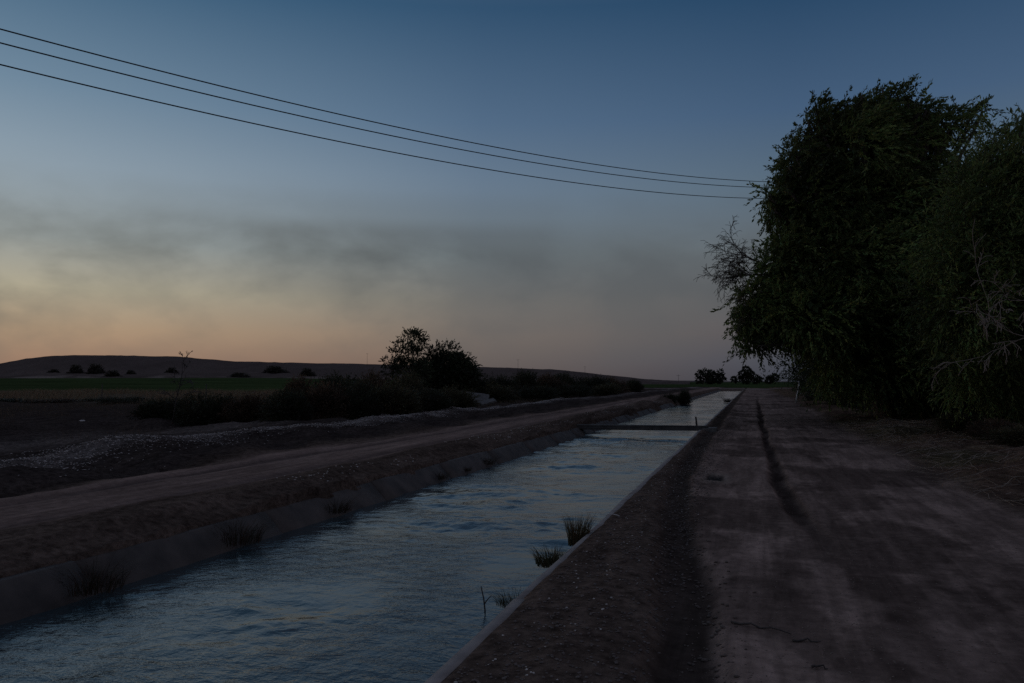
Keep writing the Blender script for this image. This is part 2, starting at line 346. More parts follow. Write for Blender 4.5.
# side to side: fine around the canal and the tracks, coarse far off; exact columns where the named sheets meet
xr = [-1.66]; 
while xr[-1] < 4500: d = xr[-1]; xr.append(d + (0.022 if d < .9 else 0.04 if d < 4 else max(.05, (d - 3) * .03)))
xl = [XL_TOP + .12]
while xl[-1] > -4500: d = -xl[-1]; xl.append(xl[-1] - (0.05 if d < 9.6 else max(.05, (d - 8.2) * .022)))
xm = [-5.4, -4.83, -4.75, -4.3, -3.6, -2.9, -2.80, -2.7, -2.3, -2.0, -1.86, -1.79, -1.73]
xs = np.array(sorted(set(xl + xm + xr)))
GX, GY = np.meshgrid(xs, ys)
GZ = height(GX, GY)
def ground_colour(X, Y):
    n1 = fbm(X * .8, Y * .25, 51, 5); n2 = fbm(X * 3, Y * 1.0, 52, 4); n3 = fbm(X * .12, Y * .08, 53, 4)
    def C(r, g, b): return np.array([r, g, b])[None, None, :]
    X0 = X; X = X + .10 * (fbm(X * 2.5, Y * .9, 63, 5) - .5) * sst(np.abs(X), 0, .3)
    X = X + .06 * (fbm(X * 7, Y * 3.0, 64, 3) - .5)
    col = np.ones(X.shape + (1,)) * C(.108, .078, .062)
    col = col * (0.75 + .5 * n1[..., None])
    def bl(col, m, c): m = np.clip(m, 0, 1)[..., None]; return col * (1 - m) + c * m
    # right bank berm
    # right road surface
    e = 3.2 + 1.2 * (fbm(X * 0 + 2, Y * .18, 54, 3) - .5) + .35 * (n2 - .5) + 2.2 * (1 - sst(Y, 4, 11))
    x1 = np.interp(Y, RY, RX1)
    road = sst(X, x1 + .17, x1 + .25) * (1 - sst(X, e - .35, e + .25))
    streak = fbm(X * 4.5, Y * .16, 55, 5)
    rc = C(.212, .152, .126) * (0.62 + .70 * streak[..., None])
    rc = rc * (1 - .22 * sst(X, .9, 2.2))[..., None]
    pale = sst(fbm(X * 1.3, Y * .8, 56, 6, .6), .53, .62)
    rc = rc * (1 + .34 * pale[..., None])
    damp = sst(fbm(X * .8 + 9, Y * .45, 57, 6, .6), .52, .60)
    rc = rc * (1 - .42 * damp[..., None])
    col = bl(col, road, rc)
    r1, r2 = rutmasks(X, Y)
    col = bl(col, r1 * .85, C(.050, .038, .032)); col = bl(col, r2 * 1.0, C(.030, .021, .018))
    hole = np.exp(-((X0 + .66) / .15) ** 6 - ((Y - 14.3) / .42) ** 6); rim = np.exp(-((X0 + .64) / .25) ** 6 - ((Y - 14.3) / .75) ** 6)
    col = bl(col, rim * .5, C(.27, .22, .18)); col = bl(col, hole, C(.03, .028, .026))
    # left track
    lt = sst(-X, 6.95, 7.35) * (1 - sst(-X, 9.2 + .5 * (n1 - .5), 9.8))
    lc = C(.22, .155, .128) * (0.6 + .8 * fbm(X * 5, Y * .12, 58, 5)[..., None])
    col = bl(col, lt, lc)
    for xc in (-7.45, -8.75):
        col = bl(col, .55 * np.exp(-((X - xc) / .14) ** 2) * lt, C(.10, .075, .068))
    # dark broken ground beyond
    dk = sst(-X, 9.5, 10.4) * (1 - sst(-X, 50, 90))
    col = bl(col, dk * (.7 + .4 * n2), C(.050, .039, .035))
    gv = np.exp(-((X + 13.0 + 1.3 * (vn(Y * .11, X * 0, 44) - .5)) / .5) ** 2)
    col = bl(col, gv * (.2 + .6 * n2), C(.20, .17, .155))
    # lighter side track beyond the gravel
    lt2 = np.exp(-((X + 17.5 + 3 * (n3 - .5)) / 1.6) ** 2) * (1 - sst(Y, 26, 34)); col = bl(col, lt2 * .6, C(.17, .14, .125))
    # verge litter under the trees
    vg = sst(X, e - .1, e + .5)
    vc = C(.095, .062, .046) * (0.6 + .9 * n2[..., None])
    vc = vc + C(.05, .04, .02) * sst(fbm(X * 1.6, Y * .9, 59, 5), .52, .7)[..., None]
    col = bl(col, vg, vc); col = bl(col, vg * .5 * sst(fbm(X * .5, Y * .4, 60, 4), .55, .68), C(.045, .05, .025))
    # crops and rough grass far away
    edge = 14 * (fbm(X * .02, Y * .02, 61, 3) - .5)
    fl = sst(-X, 62 + edge * .3, 66 + edge * .3) * sst(Y, 96, 104) ; fl = np.maximum(fl, sst(Y, 192, 205))
    fl = fl * (1 - sst(Y + .35 * np.abs(X), 1100, 1300))
    col = bl(col, fl, C(.044, .063, .024) * (.45 + 1.1 * fbm(X * .03, Y * .1, 62, 5)[..., None]))
    dry = sst(-X, 24, 40) * (1 - fl) * sst(Y, 40, 60); col = bl(col, dry * .7, C(.12, .10, .07))
    far = sst(Y + .35 * np.abs(X), 1050, 1400); col = bl(col, far, C(.13, .105, .095))
    tk = np.exp(-((Y - 172) / 6.0) ** 4) * sst(X, -30, -18) * (1 - sst(X, 6, 12)); col = bl(col, tk, C(.23, .18, .165))
    return col
GC = ground_colour(GX, GY)
# coarseness of the clods: tracks are packed, banks are loose
GR = np.ones_like(GX)
GR *= 1 - .62 * sst(GX, -.9, -.4) * (1 - sst(GX, 2.8, 3.6)); GR *= 1 - .5 * sst(-GX, 6.95, 7.4) * (1 - sst(-GX, 9.2, 9.8))
GR[(GX > 3.4)] = 1.6; GR[(GX < -9.8) & (GX > -60)] = 1.6; GR[(GX < -5.9) & (GX > -6.95)] = 1.5
ny, nx = GX.shape
allV = np.stack([GX, GY, GZ], -1)
du = np.gradient(allV, axis=1); dv = np.gradient(allV, axis=0); GN = np.cross(du, dv); GN /= np.linalg.norm(GN, axis=-1)[..., None]
cx = (GX[:-1, :-1] + GX[1:, 1:]) / 2; cy = (GY[:-1, :-1] + GY[1:, 1:]) / 2
region = np.zeros(cx.shape, int)
region[(cx > -1.66) & (cx < 3.2) & (cy < 168)] = 1
region[(cx < -7.0) & (cx > -9.5) & (cy < 168)] = 2
region[(cx >= -7.0) & (cx < XL_TOP + .15)& (cy < YEND)] = 3
region[((cx < -64) & (cy > 99) | (cy > 197)) & (cy + .35 * abs(cx) < 1200)] = 4
idx = np.arange(ny * nx).reshape(ny, nx)
for rid, nm in ((0, 'ground'), (1, 'dirt_road'), (2, 'dirt_track'), (3, 'canal_bank'), (4, 'field')):
    m = region == rid
    q = np.stack([idx[:-1, :-1][m], idx[:-1, 1:][m], idx[1:, 1:][m], idx[1:, :-1][m]], -1)
    u, inv = np.unique(q.ravel(), return_inverse=True)
    me = mesh_np(nm, allV.reshape(-1, 3)[u], inv.reshape(-1, 4), M_soil, col=GC.reshape(-1, 3)[u], smooth=True)
    ra = me.attributes.new('rough', 'FLOAT', 'POINT'); ra.data.foreach_set('value', GR.ravel()[u].astype(np.float32))
    me.normals_split_custom_set_from_vertices(GN.reshape(-1, 3)[u].astype(np.float32))
    tag(obj(nm, me), kind='structure')

# ------------------------------------------------------------------ canal lining (sloped concrete slabs)
def grid_sheet(name, prof, ysamp, mat, wob=0.0, seed=0):
    prof = np.array(prof); P = len(prof); Y = np.asarray(ysamp)
    V = np.zeros((len(Y), P, 3)); V[:, :, 0] = prof[None, :, 0]; V[:, :, 2] = prof[None, :, 1]; V[:, :, 1] = Y[:, None]
    V[:, :, 0] += wob * (vn(Y * .6, Y * 0 + seed, seed) - .5)[:, None] + wob * .5 * (vn(Y * 3, Y * 0 + seed, seed + 1) - .5)[:, None]
    V[:, :, 2] += wob * .7 * (vn(Y * .5, Y * 0 + seed, seed + 3) - .5)[:, None]
    i = np.arange(len(Y) * P).reshape(len(Y), P)
    q = np.stack([i[:-1, :-1], i[:-1, 1:], i[1:, 1:], i[1:, :-1]], -1).reshape(-1, 4)
    # panel joints: narrow sunken strips
    return V.reshape(-1, 3), q
def lining(name, prof, mat):
    Vs = []; Qs = []; n = 0; y = -12.0; k = 0
    r = np.random.default_rng(3)
    while y < YEND:
        ln = 3.0
        yy = np.linspace(y + .008, y + ln - .008, 7 if y < 60 else 3)
        p = np.array(prof, float); p[:, 1] += r.normal(0, .006); p[:, 0] += r.normal(0, .008)
        V, q = grid_sheet(name, p, yy, None, .03, 90 + k % 3)
        Vs.append(V); Qs.append(q + n); n += len(V)
        P = len(p)                                         # close both ends of the slab
        for base, fl in ((0, False), (len(V) - P, True)):
            q4 = [n - len(V) + base + j for j in (0, 1, P - 2, P - 1)]
            for j in range(P // 2 - 1):
                a = [n - len(V) + base + j, n - len(V) + base + j + 1, n - len(V) + base + P - 2 - j, n - len(V) + base + P - 1 - j]
                Qs.append(np.array([a if fl else a[::-1]]))
        y += ln; k += 1
    return mesh_np(name, np.concatenate(Vs), np.concatenate(Qs), mat)
# closed cross-sections (top side then underside, matching order)
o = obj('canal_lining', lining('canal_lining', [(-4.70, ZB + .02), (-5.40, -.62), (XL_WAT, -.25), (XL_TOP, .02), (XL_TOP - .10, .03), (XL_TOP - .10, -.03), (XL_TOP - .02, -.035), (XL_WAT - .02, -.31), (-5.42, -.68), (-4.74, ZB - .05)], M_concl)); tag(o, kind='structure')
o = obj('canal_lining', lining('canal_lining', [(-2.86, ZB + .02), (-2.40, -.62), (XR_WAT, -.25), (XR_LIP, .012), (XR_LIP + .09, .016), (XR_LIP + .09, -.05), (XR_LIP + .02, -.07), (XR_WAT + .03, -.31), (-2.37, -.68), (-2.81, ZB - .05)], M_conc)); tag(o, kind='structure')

# ------------------------------------------------------------------ water
def water_mat():
    m, t, b = new_mat('canal_water'); n = t.nodes; l = t.links
    b.inputs['Base Color'].default_value = (0.020, 0.036, 0.042, 1); b.inputs['Roughness'].default_value = 0.07; b.inputs['IOR'].default_value = 1.5
    g = n.new('ShaderNodeNewGeometry')
    def nz(sx, sy, sc_, det, rg=.55, dist=0.0, rot=0.0):
        mp = n.new('ShaderNodeMapping'); mp.inputs['Scale'].default_value = (sx, sy, 1); mp.inputs['Rotation'].default_value = (0, 0, rot); l.new(g.outputs['Position'], mp.inputs[0])
        z = n.new('ShaderNodeTexNoise'); z.inputs['Scale'].default_value = sc_; z.inputs['Detail'].default_value = det; z.inputs['Roughness'].default_value = rg
        z.inputs['Distortion'].default_value = dist; l.new(mp.outputs[0], z.inputs[0]); return z.outputs[0]
    fine = nz(1, 1.6, 13, 4, .6, .3, .3); med = nz(1, 1.3, 4.2, 4, .6, .5, .25); patch = nz(1, .55, .55, 4, .6, .6, .3)
    pr = n.new('ShaderNodeMapRange'); l.new(patch, pr.inputs[0]); pr.inputs[1].default_value = .38; pr.inputs[2].default_value = .64; pr.inputs[3].default_value = .35; pr.inputs[4].default_value = 1.2
    a = n.new('ShaderNodeMath'); a.operation = 'MULTIPLY'; l.new(fine, a.inputs[0]); l.new(pr.outputs[0], a.inputs[1])
    a2 = n.new('ShaderNodeMath'); a2.operation = 'MULTIPLY'; a2.inputs[1].default_value = .22; l.new(a.outputs[0], a2.inputs[0])
    c = n.new('ShaderNodeMath'); c.operation = 'MULTIPLY'; l.new(med, c.inputs[0]); l.new(pr.outputs[0], c.inputs[1])
    s = n.new('ShaderNodeMath'); s.operation = 'ADD'; l.new(a2.outputs[0], s.inputs[0]); l.new(c.outputs[0], s.inputs[1])
    bp = n.new('ShaderNodeBump'); bp.inputs['Strength'].default_value = 1.0; bp.inputs['Distance'].default_value = 0.021
    l.new(s.outputs[0], bp.inputs['Height']); l.new(bp.outputs[0], b.inputs['Normal'])
    return m
wy = axis(0, YEND + 1.5, .028, .0045, -1); wy = np.concatenate([-np.arange(.5, 10, .5)[::-1], wy]); wx = np.linspace(-5.80, -1.98, 150)
WX, WY = np.meshgrid(wx, wy)
calm = .22 + 1.5 * sst(fbm(WX * .55 + 3, WY * .38, 75, 4), .42, .62)          # gusts and slack patches
calm *= (.55 + .45 * sst(np.abs(WX + 3.9), 1.95, 1.3))                      # quieter along the edges
calm *= 1 - .45 * sst(WY, 26.5, 28.5)
qx = WX + .25 * (fbm(WX * .9, WY * .9, 76, 3) - .5)
WZ = ZW + .058 * calm * (fbm(qx * 1.5 + WY * .25, WY * 2.1, 71, 5, .52) - .5) + .012 * (fbm(WX * .7, WY * .6, 77, 2) - .5)
jump = 26.6 + .35 * np.cos((WX + 3.9) * 1.2) + .5 * (vn(WX * 1.4, WX * 0, 72) - .5)
WZ += .02 * np.exp(-((WY - jump) / .16) ** 2) * (.3 + 1.1 * vn(WX * 3, WY * 1, 73)) - .03 * np.exp(-((WY - jump + .55) / .3) ** 2)
WZ += .02 * np.exp(-((WY - 24.9) / 1.2) ** 2) * (fbm(WX * 2, WY * 3, 74, 3) - .5) * 3
WZ += .03 * sst(WY, 28, 28.4)
i = np.arange(WX.size).reshape(WX.shape)
q = np.stack([i[:-1, :-1], i[:-1, 1:], i[1:, 1:], i[1:, :-1]], -1).reshape(-1, 4)
tag(obj('water', mesh_np('water', np.stack([WX, WY, WZ], -1).reshape(-1, 3), q, water_mat(), smooth=True)), kind='structure')

# ------------------------------------------------------------------ far table hill
H_ru = [-420, -200, -60, 0, 25, 55, 120, 180, 240, 330, 430, 470, 520, 560, 600, 640, 690]
H_rv = [378, 374, 366, 363.4, 358.5, 355.3, 355.3, 356.8, 361.5, 363.2, 365.2, 366.5, 368, 369.8, 374, 378.5, 381.5]
def hill_z(us, t):
    us = np.asarray(us, float)
    H = (HZ - np.interp(us, H_ru, H_rv)) / F * 650 + CAMZ - 2.6
    nn = fbm(us * .035, us * 0 + t * 3, 81, 5)
    pr = np.where(t < 1, (.22 * sst(t, 0.02, .35) + .78 * sst(t + .12 * (nn - .5), .38, 1.0)), np.where(t < 1.5, 1.0, 1 - sst(t, 1.5, 2.6)))
    return 2.2 + (H + 1.2) * pr - 1.0 + (fbm(us * .12, us * 0 + t * 9, 82, 4) - .5) * 1.6 * sst(t, .1, .4) * (1 - .6 * sst(t, .85, .98)) - 2.5 * (t == 0)
def hill():
    us = np.linspace(-420, 690, 340)
    ts = np.concatenate([np.linspace(0, 1, 26), np.linspace(1.06, 2.6, 12)])
    V = np.zeros((len(ts), len(us), 3))
    for a, t in enumerate(ts):
        d = 380 + 270 * t; z = hill_z(us, t)
        for b, u in enumerate(us):
            x, y = plan(u, d); V[a, b] = (x, y, z[b])
    P = V.reshape(-1, 3); i = np.arange(V.shape[0] * V.shape[1]).reshape(V.shape[:2])
    q = np.stack([i[:-1, :-1], i[:-1, 1:], i[1:, 1:], i[1:, :-1]], -1).reshape(-1, 4)
    tt = np.repeat(ts, len(us)); n = fbm(P[:, 0] * .02, P[:, 1] * .02, 83, 5); n2 = fbm(P[:, 0] * .12, P[:, 1] * .05, 84, 4)
    col = np.array([[.105, .080, .070]]) * (.55 + .5 * n[:, None] + .4 * n2[:, None])
    s = np.exp(-((tt - .20 - .14 * (n - .5)) / .06) ** 2)[:, None] * sst(n2, .4, .6)[:, None]; col = col * (1 - .7 * s) + np.array([[.28, .22, .19]]) * .7 * s
    me = mesh_np('hill', P, q, M_soil, col=col, smooth=True)
    ra = me.attributes.new('rough', 'FLOAT', 'POINT'); ra.data.foreach_set('value', np.ones(len(P), np.float32))
    tag(obj('hill', me), kind='structure')
hill()

# ------------------------------------------------------------------ foliage
def unit(a): return a / (np.linalg.norm(a, axis=-1, keepdims=True) + 1e-9)
def leaves(P, D, ln, w, col, r):
    """diamond leaves at P along D; returns verts, quads, colours"""
    n = len(P); s = unit(np.cross(D, r.normal(size=(n, 3)))) * (w * .5)[:, None]
    mid = P + D * (ln * .45)[:, None]
    V = np.stack([P, mid + s, P + D * ln[:, None], mid - s], 1).reshape(-1, 3)
    return V, np.arange(n * 4).reshape(n, 4), np.repeat(col, 4, axis=0)
def crown_mesh(name, lobes, r, dens=9.0, K=12, spray=(.6, 1.1), ll=(.10, .20), lw=.30, wind=(.5, .2, .35), droop=.25,
               base=(.040, .062, .024), fill=5.0, gap=.42, gs=1.1, tip_bias=.5, fill_size=.30):
    Vs, Qs, Cs = [], [], []; n0 = 0
    Wd = np.array(wind)
    for (c, rad) in lobes:
        c = np.array(c, float); rad = np.array(rad, float) * np.ones(3)
        area = 4 * pi * (np.mean(rad ** 1.6)) ** (2 / 1.6); ns = int(area * dens)
        dr = unit(r.normal(size=(ns, 3))); rr = r.uniform(.35, 1.0, ns) ** tip_bias
        p = c + dr * rad * rr[:, None]
        keep = vn3(p * gs + 31.7, 5) * .65 + vn3(p * gs * 2.3, 6) * .35 > gap * (rr ** 2)
        p = p[keep]; dr = dr[keep]; m = len(p)
        if m:
            d = unit(dr * .75 + Wd * (.5 + .5 * np.clip(dr[:, 2:3] + .5, 0, 1)) + np.array([0, 0, -1]) * droop * (1.2 - dr[:, 2:3]) * .6 + r.normal(0, .32, (m, 3)))
            Ls = r.uniform(*spray, m); tone = r.uniform(.55, 1.4, (m, 1)) * np.maximum(.18, -.25 + 1.4 * vn3(p * .8 + 5, 9)[:, None] + 1.25 * vn3(p * .36 + 2, 12)[:, None])
            t = (np.arange(K) + .5) / K
            g = droop * .5
            pos = p[:, None] + d[:, None] * (t[None, :, None] * Ls[:, None, None])
            pos[..., 2] -= g * (t[None] ** 2) * Ls[:, None]
            pos += r.normal(0, .022, pos.shape)
            dd = unit(d[:, None] * 1.1 + r.normal(0, .42, pos.shape) + np.array([0, 0, -1]) * droop * t[None, :, None])
            nl = m * K; L_ = r.uniform(*ll, nl); W_ = L_ * lw * r.uniform(.7, 1.3, nl)
            cc = np.array(base)[None] * np.repeat(tone, K, 0) * r.uniform(.75, 1.3, (nl, 1)); cc[:, 0] *= r.uniform(.8, 1.35, nl)
            V, Q, C_ = leaves(pos.reshape(-1, 3), dd.reshape(-1, 3), L_, W_, cc, r); Vs.append(V); Qs.append(Q + n0); Cs.append(C_); n0 += len(V)
            # twig of each spray: a long thin blade
            V, Q, C_ = leaves(p - d * .15, unit(d), Ls + .1, np.full(m, .012), np.tile(np.array([[.05, .038, .028]]), (m, 1)), r); Vs.append(V); Qs.append(Q + n0); Cs.append(C_); n0 += len(V)
        nf = int(fill * rad[0] * rad[1] * rad[2] * 4.2)
        if nf:
            dr = unit(r.normal(size=(nf, 3))); p = c + dr * rad * (r.uniform(0, 1, nf) ** .4 * .8)[:, None]
            S = r.uniform(.6, 1.3, nf) * fill_size
            V, Q, C_ = leaves(p, unit(r.normal(size=(nf, 3)) + Wd), S, S * .6, np.array(base)[None] * r.uniform(.6, 1.1, (nf, 1)), r); Vs.append(V); Qs.append(Q + n0); Cs.append(C_); n0 += len(V)
    return mesh_np(name, np.concatenate(Vs), np.concatenate(Qs), M_leaf, col=np.clip(np.concatenate(Cs), 0, 1))

def limbs(T, base, forks, lobes, r0, r, twigs=3):
    """trunk from base through forks, a limb into each lobe, twigs inside it"""
    base = np.array(base, float)
    for fk in forks: T.add(bezier(base - [0, 0, .3], fk, (r.normal(0, .15), r.normal(0, .15), 0), 9, .04), np.linspace(r0 * 1.25, r0 * .62, 9), 9)
    for (c, rad) in lobes:
        c = np.array(c, float); fk = min(forks, key=lambda f: np.linalg.norm(np.array(f) - c)); dist = np.linalg.norm(c - fk)
        rr = min(r0 * .5, .035 + .012 * dist)
        T.add(bezier(fk, c, (r.normal(0, .2), r.normal(0, .2), -.12 * dist), 8, .05), np.linspace(rr, rr * .35, 8), 6)
        for _ in range(twigs):
            e = c + unit(r.normal(size=3) + [0, 0, .3]) * np.array(rad) * .85
            T.add(bezier(c - (c - np.array(fk)) * r.uniform(0, .3), e, r.normal(0, .1, 3), 6, .03), np.linspace(rr * .4, .006, 6), 4)

def dead_spray(T, p0, d0, length, r, depth=0, rad=.03, grav=-.02, bushy=2):
    n = 7; p = np.array(p0, float); d = unit(np.array(d0, float)); P = [p.copy()]
    for i in range(n):
        d = unit(d + r.normal(0, .14, 3) + np.array([0, 0, grav])); p = p + d * length / n; P.append(p.copy())
        if depth < 3 and i > 0:
            for _ in range(bushy if depth < 2 else 1):
                if r.random() < .7:
                    dd = unit(d + r.normal(0, .42, 3)); dead_spray(T, p, dd, length * r.uniform(.4, .62), r, depth + 1, rad * .55 * (1 - i / n * .5), grav * 1.6, bushy)
    T.add(np.array(P), np.maximum(np.linspace(rad, rad * .3, n + 1), .007), 4, cap=False)

# --- the row of big wind-blown trees right of the road
def big_tree(label, u0, d0, trunk_h, lob, seed, r0=.32, dead=None, dens=9.0, fill=4.0, **kw):
    """lob: (pixel column, pixel row, distance offset, radius in metres) read off the photograph, turned into metres once"""
    r = np.random.default_rng(seed)
    bx, by = plan(u0, d0); bz = gz(bx, by); B = np.array([bx, by, bz])
    t = empty('broadleaf_tree', B); tag(t, label, 'tree', 'trees in the row beside the dirt road')
    lobes = []
    if d0 < 40: lob = lob + [(u, v, dd + 2.9, rad * .85) for (u, v, dd, rad) in lob if rad > 1.2]
    for (u, v, dd, rad) in lob:
        p = at(u, v, d0 + dd) - B; lobes.append((p, np.array([rad, rad, rad * .85]) if np.isscalar(rad) else rad))
    forks = [np.array([r.normal(0, .5), r.normal(0, .5), trunk_h * k]) for k in (.7, 1.0, 1.4)]
    T = Tubes(); limbs(T, (0, 0, 0), forks, lobes, r0, r); obj('trunk', T.mesh('tree_trunk', M_bark), t)
    obj('crown', crown_mesh('tree_crown', lobes, r, dens=dens, fill=fill, **kw), t)
    if dead:
        for (u, v, dd, u2, v2, dd2, ln, s) in dead:
            T = Tubes(); a = at(u, v, d0 + dd) - B; b = at(u2, v2, d0 + dd2) - B
            dead_spray(T, a, b - a, ln, np.random.default_rng(s), rad=.045 if dd2 > -3 else .016, bushy=2 if dd2 > -3 else 1); o = obj('dead_branch', T.mesh('dead_branch', M_dead if dd2 < -3 else M_bark), t); o['label'] = 'leafless dead branch'
    return t

A = [(835,138,0,1.5),(870,116,0,1.4),(905,120,1,1.4),(858,150,-1,2.2),(900,155,0,2.3),(815,170,0,1.7),(790,165,1,1.0),(800,146,1,.9),(822,114,0,.7),(816,100,0,.35),(845,100,0,.5),(880,92,0,.5),
     (918,145,1,.8),(958,108,1,.4),(972,106,1,.35),(983,103,1,.22),(952,118,1,.25),(935,182,0,1.4),(790,205,0,1.6),(772,192,0,.8),(830,205,-1,2.4),(880,210,-1,2.6),(930,210,0,2.4),
     (785,245,0,1.3),(775,270,0,1.6),(815,255,-1,2.4),(865,265,-2,2.6),(920,265,-1,2.6),(752,285,0,1.3),(742,305,0,1.0),(765,315,0,1.5),
     (742,322,0,.6),(790,310,-1,1.7),(830,315,-2,2.2),(880,320,-2,2.4),(930,320,-1,2.4),(775,345,0,1.0),(800,345,1,1.5),(840,360,-1,1.8),(885,365,-2,1.9),(930,370,-1,1.9),
     (738,332,0,.35),(758,338,0,.6),(970,190,2,1.8),(970,260,2,2.4)]
edge = [(728,322),(728,300),(735,275),(752,262),(766,240),(760,214),(752,190),(768,176),(776,152),(786,134),(800,122),(806,104),(813,90),(828,94),(842,84),(856,80),(870,76),(888,80),(904,82),(918,92),(930,104),(724,322),(745,300),(790,118),(835,90)]
er = np.random.default_rng(6)
for (u, v) in edge:
    for _ in range(3): A.append((u + er.normal(17, 5), v + er.normal(15, 5), er.normal(0, .5), er.uniform(.2, .5)))
for (u, v) in edge:
    A.append((u + er.normal(9, 4), v + er.normal(11, 4), er.normal(0, .6), er.uniform(.10, .24)))
A = [(u + (8 if u < 800 else 0), v + (8 if v < 150 else 0) - (24 if v > 330 and 754 < u < 806 else 0), d, q * .84 if q > .9 else q) for (u, v, d, q) in A]
big_tree('tallest wind-blown leafy tree, its crown hanging over the road and hiding the wires', 886, 34, 4.5, A, 21,
         dead=[(778,270,0,700,256,0,2.0,4),(778,272,0,700,272,0,2.3,9),(776,276,0,705,292,0,2.0,14),(776,274,0,700,280,0,2.0,31)], droop=.40, dens=13, K=20, fill=6, ll=(.11, .23), lw=.36, fill_size=.34, base=(.098, .132, .040), spray=(.45, 1.1), gap=.58, gs=.9, wind=(.75, .3, .45))
Bt = [(985,150,0,.45),(994,140,0,.4),(1005,132,0,.5),(1018,130,0,.6),(1005,150,0,.8),(1030,150,0,1.2),(1060,145,0,1.6),(978,190,0,1.0),(1010,195,-1,1.7),(1060,200,0,2.0),(960,235,0,1.2),(1000,245,-1,1.7),(1050,260,-1,2.0),
      (950,290,0,1.2),(985,300,-1,1.5),(1030,320,-1,1.7),(1080,300,0,2.0),(960,345,0,1.2),(1000,365,0,1.4),(1050,380,0,1.5),(1110,200,1,2.2),(1120,330,1,2.2),(1100,400,0,1.4)]
big_tree('nearest leafy tree, cut off by the right edge of the picture', 1045, 23, 3.2, Bt, 22, r0=.26, dens=22, K=15, ll=(.09, .18), droop=.32, fill=10, fill_size=.26, wind=(.75, .3, .45), gap=.50, gs=.9,
         base=(.108, .152, .046), dead=[(1030,338,-3.2,960,312,-4.2,2.2,5),(1040,330,-3.2,970,330,-4.0,2.0,6),(1040,300,-3,980,290,-4,1.6,7)])
Ct = [(850,330,0,2.6),(880,300,0,3.0),(830,360,0,2.2),(870,370,0,2.6),(915,340,0,3.2),(920,385,0,2.2),(812,378,0,1.3),(950,300,0,3.2),(800,360,2,1.6),(960,370,0,2.6)]
big_tree('low broad leafy tree seen below the crown of the tallest one', 880, 52, 2.5, Ct, 23, r0=.25, dens=6, fill=4, K=11, ll=(.14, .26), spray=(.8, 1.3))
Dt = [(822,345,0,2.8),(808,360,0,1.8),(832,365,0,3.0),(840,330,0,3.4),(802,374,0,1.0),(822,380,0,1.8),(850,370,0,3.0),(792,368,0,.9)]
big_tree('farthest tree of the row, low leafy crown where the road narrows', 826, 82, 2.5, Dt, 24, r0=.25, dens=4, fill=3, K=10, ll=(.2, .34), spray=(.9, 1.5))
Et = [(1010,330,0,3.0),(960,340,0,2.6),(1050,310,0,3.4),(1000,390,0,2.2),(955,395,0,1.8),(1060,390,0,2.6),(1110,340,0,3.4),(1100,400,0,2.2),(1020,270,0,3.0),(915,395,1,1.6)]
big_tree('dark leafy tree standing behind the nearest one, under its crown', 1010, 33, 3.0, Et, 25, r0=.26, dens=7, fill=4, K=11, ll=(.13, .24))

# --- scrub: four kinds of bush, then copied
def bush_proto(seed, kind):
    r = np.random.default_rng(seed); lobes = []
    for k in range(9):
        a = r.uniform(0, 2 * pi); q = r.uniform(.15, .75); h = r.uniform(.3, .78)
        lobes.append(((cos(a) * q, sin(a) * q, h), np.array([.38, .38, .3]) * r.uniform(.7, 1.15)))
    lobes.append(((0, 0, .35), (.7, .7, .35)))
    base = {'dark': (.045, .050, .028), 'olive': (.090, .085, .045), 'brown': (.105, .075, .048)}[kind]
    cm = crown_mesh('bush_crown', lobes, r, dens=95, K=9, spray=(.15, .38), ll=(.045, .10), lw=.35, wind=(.1, .05, .55), droop=.02, base=base, fill=330, gap=.38, gs=3.2, fill_size=.11)
    T = Tubes()
    for (c, rad) in lobes:
        T.add(bezier((r.normal(0, .06), r.normal(0, .06), -.05), c, (0, 0, .1), 5, .02), np.linspace(.03, .008, 5), 4)
        for _ in range(4):
            T.add(bezier(np.array(c) * .5, np.array(c) + unit(r.normal(size=3) + [0, 0, 1.0]) * r.uniform(.25, .6), r.normal(0, .05, 3), 5, .01), np.linspace(.009, .003, 5), 3, False)
    return cm, T.mesh('bush_stems', M_darkwood)
protos = {k: bush_proto(s, k) for k, s in (('dark', 101), ('olive', 102), ('brown', 103))}
protos['dark2'] = bush_proto(104, 'dark')
def ragged_proto(seed):
    r = np.random.default_rng(seed)
    lobes = [((x, r.uniform(-.3, .3), h), np.array([q, q, h * .9])) for x, h, q in ((-.8, .2, .3), (-.5, .42, .34), (-.15, .7, .36), (.1, .5, .4), (.4, .75, .26), (.65, .32, .34), (.9, .15, .25))]
    return crown_mesh('ragged_bush_crown', lobes, r, dens=60, K=7, spray=(.1, .3), ll=(.08, .16), lw=.5, wind=(.1, .05, .3), droop=.02, base=(.055, .052, .038), fill=200, gap=.36, gs=3.2, fill_size=.14), None
protos['ragged'] = ragged_proto(105)
def bush(kind, u, d, top_v, wpx, label, name='scrub_bush', group='scrub bushes left of the canal', gzv=None, xy=None, parts=True):
    x, y = plan(u, d); z = gz(x, y) if gzv is None else gzv
    topz = CAMZ + (HZ - top_v) / F * d; h = max(.25, topz - z); w = wpx / F * d / 1.9
    z -= .10 * h; t = empty(name, (x, y, z), random.uniform(0, 6.28) if kind != 'ragged' else YAW + random.choice((0, pi)) + random.uniform(-.4, .4)); t.scale = (w, w, h / 1.18); tag(t, label, 'bush', group)
    cm, st = protos[kind]; obj('foliage', cm, t)
    if parts: obj('stems', st, t)
    return t
front = [(168,32,396,56,'dark'),(208,31,390,62,'dark2'),(247,31,391,60,'brown'),(286,30,386,60,'dark'),(322,31,381,62,'brown'),(358,32,376,64,'dark2'),(395,33,382,60,'olive'),(430,36,386,54,'dark'),(458,42,386,46,'olive')]
